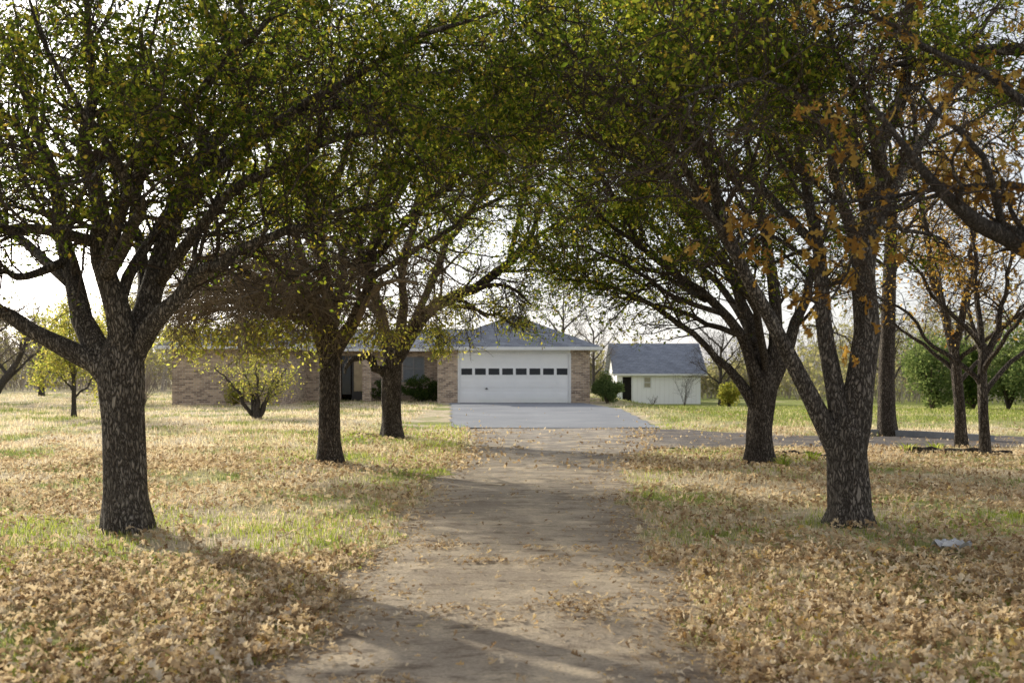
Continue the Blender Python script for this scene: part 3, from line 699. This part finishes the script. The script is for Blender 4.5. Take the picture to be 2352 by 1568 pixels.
P = np.stack([bx,by,bz],-1)[:,None]+D[:,None]*t[None,:,None]*hh[:,None,None]+rng.normal(size=(n,4,3))*.12*t[None,:,None]
R = np.full((n,4),.035)*np.linspace(1,.3,4)[None]
c, r = kids(P, R, 5, .2, 1, .6, 1.6, .4, 1., .15, .2, 4, .6, .015)
v1 = join([tubes(P,R,3), tubes(c,r,3)])
o = mesh_np('distant_brush', v1[0], v1[1], matte('grey_brush', (.42,.37,.32))); tagit(o, 'grey leafless brush along the far edge of the fields', 'brush', kind='stuff')
v, q = leaf_quads(c, 3, .30, wr=.7)
o = mesh_np('distant_thicket', v, q, leaf_mat('thicket_leaf', [(0,(.16,.16,.08)),(.6,(.27,.26,.13)),(1,(.40,.34,.18))],[(0,(.38,.38,.14)),(1,(.64,.56,.24))],.4)); tagit(o, 'dull brown-green leaves of the thicket behind the fields', 'thicket', kind='stuff')

# ------------------------------------------------------------------ house
hb = (0, 43.3, 0)
house = empty('house', hb, 'low tan brick ranch house with blue-grey hip roof and white garage door', 'house')
m = MB()
yg = 43.3; wt = 2.30
m.box(-3.24,-2.33,yg,yg+.2,-.1,wt); m.box(2.54,3.39,yg,yg+.2,-.1,wt)
m.box(3.19,3.39,yg+.2,53,-.1,wt); m.box(-3.24,-3.04,yg+.2,46.2,-.1,wt)
ym = 46.2
m.box(-4.06,-3.24,ym,ym+.2,-.1,wt); m.box(-5.07,-4.06,ym,ym+.2,-.1,.95); m.box(-5.07,-4.06,ym,ym+.2,2.05,wt)
m.box(-6.75,-5.07,ym,ym+.2,-.1,wt); m.box(-7.95,-6.75,ym,ym+.2,2.1,wt); m.box(-9.5,-7.95,ym,ym+.2,-.1,wt)
m.box(-14,-9.5,41,41.2,-.1,wt); m.box(-9.7,-9.5,41.2,ym,-.1,wt); m.box(-14,-13.8,41.2,53,-.1,wt); m.box(-14,3.39,53,53.2,-.1,wt)
m.build('wall', BRICK, house, hb)
def hipwing(x0, x1, y0, yb, ze, sl):
    m = MB(); xm = (x0+x1)/2; hf = (x1-x0)/2; zr = ze+hf*sl
    a,b_,c_,d = (x0,y0,ze),(x1,y0,ze),(x1,yb,ze),(x0,yb,ze); p = (xm,y0+hf,zr); q = (xm,yb,zr)
    m.poly([a,b_,p]); m.poly([b_,c_,q,p]); m.poly([d,a,p,q]); m.poly([(x0,y0,ze-.012),(x0,yb,ze-.012),(x1,yb,ze-.012),(x1,y0,ze-.012)])
    return m
hipwing(-3.72,3.86,42.83,50.5,2.43,.42).build('roof', SHINGLE, house, hb)
hipwing(-14.5,-9.0,40.5,49.2,2.434,.375).build('roof', SHINGLE, house, hb)
m = MB(); x0,x1,y0,y1,ze = -14.55,3.0,45.7,53.6,2.438; hf = (y1-y0)/2; zr = ze+hf*.26
a,b_,c_,d = (x0,y0,ze),(x1,y0,ze),(x1,y1,ze),(x0,y1,ze); p = (x0+hf,y0+hf,zr); q = (x1-hf,y0+hf,zr)
m.poly([a,b_,q,p]); m.poly([b_,c_,q]); m.poly([c_,d,p,q]); m.poly([d,a,p]); m.build('roof', SHINGLE, house, hb)
m = MB(); fz0, fz1 = 2.29, 2.425
m.box(-3.74,3.88,42.80,42.83,fz0,fz1); m.box(3.86,3.89,42.83,49,fz0,fz1); m.box(-3.75,-3.72,42.83,45.6,fz0,fz1)
m.box(-9.0,-3.75,45.62,45.66,fz0,fz1); m.box(-14.53,-8.97,40.46,40.49,fz0,fz1); m.box(-8.99,-8.96,40.49,45.6,fz0,fz1)
m.build('fascia', TRIM, house, hb)
for bx_ in ((-3.71,3.85,42.84,43.295),(3.395,3.85,43.3,49),(-8.95,-3.76,45.68,46.19),(-14.45,-9.05,40.52,40.99)):
    m = MB(); m.box(*bx_,2.305,2.318); m.build('soffit', TRIM, house, hb)
m = MB(); m.box(-2.33,2.54,yg-.015,yg+.14,2.15,2.302); m.box(-2.36,-2.27,yg-.02,yg+.1,0,2.149); m.box(2.48,2.57,yg-.02,yg+.1,0,2.149); m.build('door_frame', TRIM, house, hb)
gd = MB(); gx0, gx1 = -2.268, 2.478; gy_ = yg+.06; gh = 2.145/4
gd.box(gx0,gx1,gy_,gy_+.05,.015,2.145)
cw = (gx1-gx0)/8; panes = []
for r_ in range(4):
    z0 = r_*gh+.02; z1 = (r_+1)*gh
    for c_ in range(8):
        a0 = gx0+c_*cw+.05; a1 = gx0+(c_+1)*cw-.05
        if r_ == 2:
            panes.append((a0+.01,a1-.01,z0+.13,z1-.11))
            gd.box(a0-.025,a0+.008,gy_-.016,gy_-.001,z0+.10,z1-.08); gd.box(a1-.008,a1+.025,gy_-.016,gy_-.001,z0+.10,z1-.08)
            gd.box(a0+.01,a1-.01,gy_-.016,gy_-.001,z0+.10,z0+.127); gd.box(a0+.01,a1-.01,gy_-.016,gy_-.001,z1-.107,z1-.08)
        else:
            gd.box(a0,a1,gy_-.012,gy_-.001,z0+.09,z1-.09); gd.box(a0+.04,a1-.04,gy_-.022,gy_-.0125,z0+.13,z1-.13)
    if r_: gd.box(gx0,gx1,gy_-.006,gy_-.002,r_*gh-.006,r_*gh+.012)
gdo = gd.build('garage_door', WHITE, house, hb); gdo['label'] = 'white sectional garage door with a row of small windows'
for a0,a1,z0,z1 in panes:
    k = MB(); k.box(a0,a1,gy_-.012,gy_-.003,z0,z1); k.build('window_pane', GLASSM, gdo, hb)
k = MB(); k.box(-1.13,-1.08,gy_-.06,gy_-.023,.58,.66); k.box(-1.17,-1.04,gy_-.075,gy_-.061,.60,.63); k.build('handle', METAL, gdo, hb)
k = MB(); k.box(-5.06,-4.07,ym+.08,ym+.1,.96,2.04); wo = k.build('window', BLIND, house, hb)
k = MB()
for xx in (-5.068,-4.60,-4.13): k.box(xx,xx+.06,ym+.03,ym+.078,.955,2.048)
for zz in (.955,1.47,1.985): k.box(-5.0,-4.135,ym+.036,ym+.076,zz,zz+.06)
k.build('frame', GREYTRIM, wo, hb)
k = MB(); k.box(-5.15,-3.98,ym-.06,ym-.003,.88,.945); k.build('sill', GREYTRIM, wo, hb)
k = MB(); k.box(-7.45,-6.8,ym+.1,ym+.14,0,2.08); do_ = k.build('door', DOORDK, house, hb)
k = MB(); k.box(-7.35,-6.9,ym+.085,ym+.098,.45,1.9); k.build('glass', TANG, do_, hb)
k = MB(); k.box(-6.88,-6.84,ym+.05,ym+.098,.95,1.1); k.build('handle', METAL, do_, hb)
k = MB(); k.box(-7.9,-7.5,ym+.09,ym+.11,.3,2.08); k.build('sidelight', GLASSM, house, hb)
k = MB(); k.box(-6.75,-6.35,44.9,45.3,-.05,2.3); k.build('brick_pier', BRICK, house, hb)

# ------------------------------------------------------------------ shed
sb = (9.5, 66, -.66)
shed = empty('shed', sb, 'small white board-sided shed with grey gable roof and dark open doorway', 'shed')
sx0,sx1,sy0,sy1,z0,ze = 6.95,12.5,66,71.5,-.95,1.38
dx0,dx1,dz = 7.32,7.92,.98; wx0,wx1,wz0,wz1 = 8.75,9.2,.27,.95
m = MB()
m.box(sx0,dx0,sy0,sy0+.1,z0,ze); m.box(dx0,dx1,sy0,sy0+.1,dz,ze); m.box(dx1,wx0,sy0,sy0+.1,z0,ze); m.box(wx0,wx1,sy0,sy0+.1,z0,wz0); m.box(wx0,wx1,sy0,sy0+.1,wz1,ze); m.box(wx1,sx1,sy0,sy0+.1,z0,ze)
ymid = (sy0+sy1)/2; zr = 3.22
for xx in (sx0, sx1-.1):
    m.box(xx,xx+.1,sy0+.1,sy1,z0,ze)
    n0 = len(m.v); m.v += [(xx,sy0,ze),(xx,sy1,ze),(xx,ymid,zr-.05),(xx+.1,sy0,ze),(xx+.1,sy1,ze),(xx+.1,ymid,zr-.05)]
    m.f += [(n0,n0+2,n0+1),(n0+3,n0+4,n0+5),(n0,n0+3,n0+5,n0+2),(n0+1,n0+2,n0+5,n0+4)]
m.box(sx0+.1,sx1-.1,sy1-.1,sy1,z0,ze); m.build('wall', SIDING, shed, sb)
m = MB(); ov = .35
sl = (zr-ze)/(ymid-sy0)
for s0, s1 in ((sy0-ov, ymid), (sy1+ov, ymid)):
    za = ze-ov*sl+.05; zb = zr+.05
    P_ = [(sx0-.3,s0,za),(sx1+.4,s0,za),(sx1+.4,s1,zb),(sx0-.3,s1,zb)]
    m.poly(P_ if s0 < s1 else P_[::-1]); m.poly([(a,b_,c-.06) for a,b_,c in (P_[::-1] if s0 < s1 else P_)])
    m.poly([P_[0],P_[1],(P_[1][0],P_[1][1],P_[1][2]-.06),(P_[0][0],P_[0][1],P_[0][2]-.06)])
m.build('roof', SHINGLE_S, shed, sb)
m = MB(); m.box(sx0-.3,sx1+.4,sy0-ov-.03,sy0-ov-.005,ze-ov*sl-.08,ze-ov*sl+.045); m.build('fascia', TRIM, shed, sb)
m = MB(); m.box(dx0-.08,dx0,sy0-.03,sy0-.004,-.75,dz); m.box(dx1,dx1+.08,sy0-.03,sy0-.004,-.75,dz); m.box(dx0-.08,dx1+.08,sy0-.03,sy0-.004,dz,dz+.08); m.build('door_frame', TRIM, shed, sb)
m = MB(); m.box(dx0+.01,dx1-.01,sy0+.05,sy0+.09,-.8,dz-.005); d_ = m.build('doorway', DARK, shed, sb)  # dark slab across the opening; the shade inside is painted into its colour
m = MB(); m.box(wx0+.01,wx1-.01,sy0+.03,sy0+.05,wz0+.005,wz1-.005); w_ = m.build('window', CREAM, shed, sb)
m = MB(); m.box(wx0-.06,wx0+.02,sy0-.03,sy0-.004,wz0-.06,wz1+.06); m.box(wx1-.02,wx1+.06,sy0-.03,sy0-.004,wz0-.06,wz1+.06)
m.box(wx0+.02,wx1-.02,sy0-.03,sy0-.004,wz1-.02,wz1+.06); m.box(wx0+.02,wx1-.02,sy0-.03,sy0-.004,wz0-.06,wz0+.02); m.box(wx0+.02,wx1-.02,sy0-.025,sy0-.006,(wz0+wz1)/2-.02,(wz0+wz1)/2+.02)
m.build('frame', TRIM, w_, sb)

# ------------------------------------------------------------------ kerb edging, logs, sticks, paper, strap plants
kp = [(7.2,21.9),(7.9,21.75),(8.6,21.2),(9.2,20.4),(9.5,19.7)]
m = MB()
for (ax,ay),(bx_,by_) in zip(kp[:-1], kp[1:]):
    d = np.array([bx_-ax,by_-ay]); d /= np.linalg.norm(d); nrm = np.array([-d[1],d[0]])*.07
    c4 = [(ax-nrm[0],ay-nrm[1]),(bx_-nrm[0],by_-nrm[1]),(bx_+nrm[0],by_+nrm[1]),(ax+nrm[0],ay+nrm[1])]
    m.poly([(x,yy,.13) for x,yy in c4]); 
    for i in range(4):
        (x1_,y1_),(x2_,y2_) = c4[i], c4[(i+1)%4]; m.poly([(x1_,y1_,-.05),(x2_,y2_,-.05),(x2_,y2_,.13),(x1_,y1_,.13)])
o = m.build('kerb', CONC); tagit(o, 'pale curved concrete edging beside the side drive', 'kerb', kind='structure')
def stick(name, label, cat, pts, mat_=BARK_D, fork=None):
    A = resample(np.array(pts,float), 14); b = A[0,:3].copy()
    A[1:,:3] += rng.normal(size=(13,3))*A[1:,3:4]*.25
    parts = [tubes(A[None,:,:3], A[None,:,3], 10)]
    if fork: 
        c, r = kids(A[None,:,:3], A[None,:,3], fork, .3, .95, .12, .35, .4, .9, .05, .12, 5, .6, .004); parts.append(tubes(c, r, 5))
    v, q = join(parts); o = mesh_np(name, v-b, q, mat_, smooth=True); o.location = b; tagit(o, label, cat)
g = lambda px, py: pix(px, py, H*F/(py-850))
def gp(px, py, r, dz=0): 
    q = g(px, py); return (q[0], q[1], float(terrain(q[0],q[1]))+r*.8+dz, r)
stick('fallen_log', 'brown log lying beneath the slender trunks at far right', 'log', [gp(2085,1040,.05),gp(2180,1043,.06),gp(2260,1047,.06),gp(2320,1046,.045)])
stick('fallen_log', 'dark log lying right of the leaning oak trunk', 'log', [gp(1785,1050,.04),gp(1830,1048,.05),gp(1900,1051,.045)])
stick('fallen_stick', 'crooked dead stick lying left of the hooked oak trunk', 'stick', [gp(800,1003,.02),gp(830,1001,.025,.04),gp(868,1006,.02)], fork=3)
stick('fallen_twig', 'short thin twig lying by a clump of leaves on the driveway', 'twig', [gp(978,1240,.004),gp(1000,1246,.005,.01),gp(1020,1250,.003)], TWIG_P)
stick('fallen_twig', 'dead branch lying among leaves below the white scrap at lower right', 'twig', [gp(2060,1275,.012),gp(2140,1283,.016),gp(2260,1300,.01)], TWIG, 4)
q = g(2185,1262); n_ = 14; u = np.linspace(-1,1,n_); U, W = np.meshgrid(u, u)
Z = .04+.025*np.sin(U*5+W*3)+.02*np.sin(W*9-U*4)+rng.random(U.shape)*.015
V = np.stack([U*.12+.02*np.sin(W*7), W*.08+.02*np.sin(U*6), Z], -1).reshape(-1,3)
o = mesh_np('paper_scrap', V, grid_q(n_, n_), PAPER); o.location = (q[0],q[1],float(terrain(q[0],q[1]))+.01); tagit(o, 'crumpled white scrap lying on the leaves at lower right', 'paper scrap')
def strap(label, px, py, n, h):
    p = g(px, py); z0 = float(terrain(p[0],p[1])); root = empty('strap_leaf_plant', (p[0],p[1],z0), label, 'plant')
    az = rng.random(n)*6.28; rad = rng.uniform(0,.16,n); le = h*rng.uniform(.6,1.1,n); t = np.linspace(0,1,5)
    o0 = np.stack([np.cos(az)*rad,np.sin(az)*rad,np.zeros(n)],-1); out = np.stack([np.cos(az),np.sin(az),np.zeros(n)],-1)
    P = o0[:,None]+out[:,None]*(t**2)[None,:,None]*(le*.6)[:,None,None]+np.array([0,0,1.])[None,None]*((t-.35*t**2.5)[None,:]*le[:,None])[...,None]
    sd = np.stack([-np.sin(az),np.cos(az),np.zeros(n)],-1)[:,None]*(.011*np.array([.8,1,.9,.6,.05]))[None,:,None]
    V = np.stack([P-sd,P+sd],2).reshape(-1,3); k = (np.arange(n)[:,None]*10+np.arange(4)[None]*2).ravel()
    mesh_np('leaves', V, np.stack([k,k+1,k+3,k+2],-1), GREENG, root)
strap('green strap-leaved clump at the foot of the leaning oak', 1800,1072,40,.24)
strap('green strap-leaved clump between the leaning oak and the three-stemmed oak', 1868,1062,34,.22)
strap('green strap-leaved clump right of the three-stemmed oak', 2085,1040,34,.24)
strap('green strap-leaved clump left of the two slender trunks', 2150,1032,34,.24)
strap('green strap-leaved clump at the garage corner beside the rounded shrub', 1385,922,40,.55)

# ------------------------------------------------------------------ grass and fallen leaves
def scatter(n, y0, y1, k=.56, pad=1.5):
    yy = np.exp(rng.uniform(math.log(y0), math.log(y1), n)); xx = rng.uniform(-1,1,n)*(k*yy+pad); return xx, yy
def nz(x, y, s, k): return (np.sin(x*s*1.1+k)+np.sin(y*s*1.3+k*2.3)+np.sin((x+y)*s*.9+k*1.7)+np.sin((x-y*1.4)*s*1.9+k*.6)+.7*np.sin((x*2.3+y)*s*2.1+k))/4.7
def in_house(x, y): return ((x > -14.2) & (x < 3.6) & (y > 46)) | ((x > -3.4)&(x < 3.6)&(y > 43.2)) | ((x>-14.2)&(x<-9.3)&(y>40.8)) | (((x>-2.8)&(x<4.0)&(y>24.2)&(y<44)))
def greenzone(x, y):
    dl = ledge(y)-x; dr = x-redge(y)
    z = np.exp(-((dl-.55)/.6)**2)*(dl>0)*.68+np.exp(-((dr-.55)/.6)**2)*(dr>0)*.42
    for cx, cy, r in ((-3.49,9.0,1.4),(-4.9,9.2,1.6),(-2.6,15.6,1.4),(-2.5,20.9,1.9),(3.1,9.1,1.1),(5.2,9.6,1.3),(3.7,15,1.3),(-2.2,8.6,1.1),(-4.2,6.9,.7)):
        z = np.maximum(z, .95*np.exp(-((x-cx)**2+(y-cy)**2)/r**2))
    return z
def blades(xx, yy, mat_, name, label, hk_=1.):
    n = len(xx); zz = terrain(xx,yy)-.012
    far = np.clip(yy/14, .75, 3.2)
    hgt = hk_*rng.uniform(.028,.062,n)*np.clip(far,.8,1.5)*(1+.9*np.clip(nz(xx,yy,.5,4)-.1,0,1)); wd = .0046*far*rng.uniform(.7,1.4,n)
    az = rng.random(n)*6.28; lean = rng.uniform(.0,.6,n)*hgt
    bp = np.stack([xx,yy,zz],-1); sd = np.stack([np.cos(az),np.sin(az),np.zeros(n)],-1)*wd[:,None]; la = az+rng.uniform(.6,2.5,n)
    tip = bp+np.stack([np.cos(la)*lean,np.sin(la)*lean,hgt],-1)
    V = np.stack([bp-sd,bp+sd,tip+sd*.25,tip-sd*.25],1).reshape(-1,3)
    o = mesh_np(name, V, np.arange(len(V)).reshape(-1,4), mat_); tagit(o, label, 'grass', kind='stuff')
xx, yy = scatter(340000, 3.7, 62)
den = np.where(xx < 0, 1., .8)*np.clip(.75+.6*nz(xx,yy,.8,1),.2,1)*np.where(yy < 6, .5, 1)*(1-.8*np.clip(greenzone(xx,yy),0,1))
ok = (~on_drive(xx,yy,.03)) & (~in_house(xx,yy)) & (rng.random(len(xx)) < den)
blades(xx[ok], yy[ok], GRASS, 'grass', 'dry straw and green grass growing on both sides of the driveway')
xx, yy = scatter(300000, 3.7, 26)
den = np.clip(greenzone(xx,yy)*np.clip(.65+1.1*nz(xx,yy,2.2,11),.03,1),0,1)
ok = (~on_drive(xx,yy,.0)) & (rng.random(len(xx)) < den)
blades(xx[ok], yy[ok], GREENG, 'green_grass', 'short green grass around the trunks and along the driveway edges', 1.05)

parts = []
xx, yy = scatter(104000, 3.6, 18)
dl = ledge(yy)-xx; dr = xx-redge(yy)
side = np.maximum(dl, dr)
den = np.where(side > 0, np.clip(.50+.65*nz(xx,yy,1.1,2)+.45*nz(xx,yy,3.3,6)+np.where(xx>0,.12,0)+np.where(yy<7.5,.2,0)-.45*greenzone(xx,yy)*np.clip((yy-5)/2,0,1),.05,1), np.clip(.75*np.exp(side/.2)+.03+.4*(nz(xx,yy*1.8,2.0,5)>.38),0,1))
spur = on_drive(xx,yy) & (xx > redge(yy)); den = np.where(spur, .05, den)
ok = rng.random(len(xx)) < den; xx, yy = xx[ok], yy[ok]
for px, py, m_, sx, sy in ((1015,1255,110,.13,.16),(1340,1392,200,.20,.18),(1180,1292,60,.3,.1),(1290,1262,50,.25,.08),(1150,1420,60,.3,.12),(1080,1290,50,.12,.1)):
    p_ = g(px, py); xx = np.concatenate([xx, p_[0]+rng.normal(size=m_)*sx]); yy = np.concatenate([yy, p_[1]+rng.normal(size=m_)*sy])
side = np.maximum(ledge(yy)-xx, xx-redge(yy)); n = len(xx)
zz = terrain(xx,yy)+np.where(side>0, rng.uniform(.0,.045,n), .008)
kind = rng.integers(0,4,n)
for k, (cx,cy) in enumerate([(.35,.5),(-.3,-.5),(.7,.3),(.15,-.9)]):
    s = kind == k; tv, tq = lobed(cx, cy); m_ = s.sum()
    flat = np.where(side[s] > 0, 1.25, .6)
    Rm = rotm(rng.random(m_)*6.28, rng.normal(0,.55,m_)*flat, rng.normal(0,.55,m_)*flat)
    sc = rng.uniform(.036,.082,m_)*np.where(side[s]>0,1,rng.uniform(.4,.8,m_))
    parts.append(inst(tv, tq, np.stack([xx[s],yy[s],zz[s]+.014],-1), Rm, sc))
v, q = join(parts)
o = mesh_np('leaf_litter', v, q, LITTER); tagit(o, 'curled tan and brown fallen oak leaves carpeting the near ground', 'fallen leaves', kind='stuff')
xx, yy = scatter(90000, 14, 40)
sideL = ledge(yy)-xx; sideR = xx-redge(yy); side = np.maximum(sideL, sideR)
den = np.where(side>0, np.clip(.45*np.exp(-np.maximum(side-3,0)/5)+.3*nz(xx,yy,.7,9)+np.where(xx>0,.08,0)-.04-.25*greenzone(xx,yy),.03,1), np.clip(.6*np.exp(side/.2)+.03+.45*(nz(xx,yy*2.2,1.5,3)>.34),0,1))
den = np.where(yy>24.5, den*.3, den)
spur = on_drive(xx,yy) & (xx > redge(yy)); den = np.where(spur, .04+.2*(nz(xx*.6,yy*2,1.4,8)>.4), den)
ok = (rng.random(len(xx)) < den) & (~((yy>24.2)&in_house(xx,yy)&(rng.random(len(xx))<.9))); xx, yy = xx[ok], yy[ok]; n = len(xx)
p = np.stack([xx,yy,terrain(xx,yy)+.022+rng.random(n)*.03],-1)
Rm = rotm(rng.random(n)*6.28, rng.normal(0,.7,n), rng.normal(0,.7,n)); s = rng.uniform(.045,.09,n)
tv = np.array([(0,-.5,0),(.32,.05,.12),(0,.5,0),(-.32,0,.12)]); v, q = inst(tv, np.array([[0,1,2,3]]), p, Rm, s)
o = mesh_np('leaf_litter', v, q, LITTER); tagit(o, 'scattered fallen leaves on the farther ground and driveway', 'fallen leaves', kind='stuff')

# ------------------------------------------------------------------ light, sky, camera
EL, AZ = math.radians(21.5), math.radians(-40)
S = Vector((math.sin(AZ)*math.cos(EL), math.cos(AZ)*math.cos(EL), math.sin(EL)))
ld = bpy.data.lights.new('sun', 'SUN'); ld.energy = 5; ld.angle = math.radians(.5); ld.color = (1,.93,.77)
lo_ = bpy.data.objects.new('sun', ld); C.objects.link(lo_); lo_.rotation_euler = S.to_track_quat('Z','Y').to_euler(); lo_.location = (-20,30,20)
wd_ = bpy.data.worlds.new('World'); SC.world = wd_; wd_.use_nodes = True
nt = wd_.node_tree; bg = nt.nodes['Background']
sk = nt.nodes.new('ShaderNodeTexSky'); sk.sky_type = 'NISHITA'; sk.sun_disc = False; sk.sun_elevation = EL; sk.sun_rotation = AZ; sk.dust_density = 2.0; sk.air_density = 1.0
hs = nt.nodes.new('ShaderNodeHueSaturation'); hs.inputs['Saturation'].default_value = .28; hs.inputs['Value'].default_value = 1.65
nt.links.new(sk.outputs[0], hs.inputs['Color'])
hz = mixc(nt, .20, hs.outputs[0], (5.6, 5.7, 6.6))
nt.links.new(hz, bg.inputs[0]); bg.inputs[1].default_value = .135
cd = bpy.data.cameras.new('camera'); cam = bpy.data.objects.new('camera', cd); C.objects.link(cam)
cam.location = (0,0,H); cam.rotation_euler = (math.radians(90),0,0)
cd.sensor_width = 36; cd.lens = 36*F/2352; cd.shift_y = 66/2352; cd.clip_end = 2000; cd.clip_start = .05
cd.dof.use_dof = True; cd.dof.focus_distance = 12; cd.dof.aperture_fstop = 2.8
SC.camera = cam
SC.view_settings.view_transform = 'Standard'; SC.view_settings.look = 'None'; SC.view_settings.exposure = 0
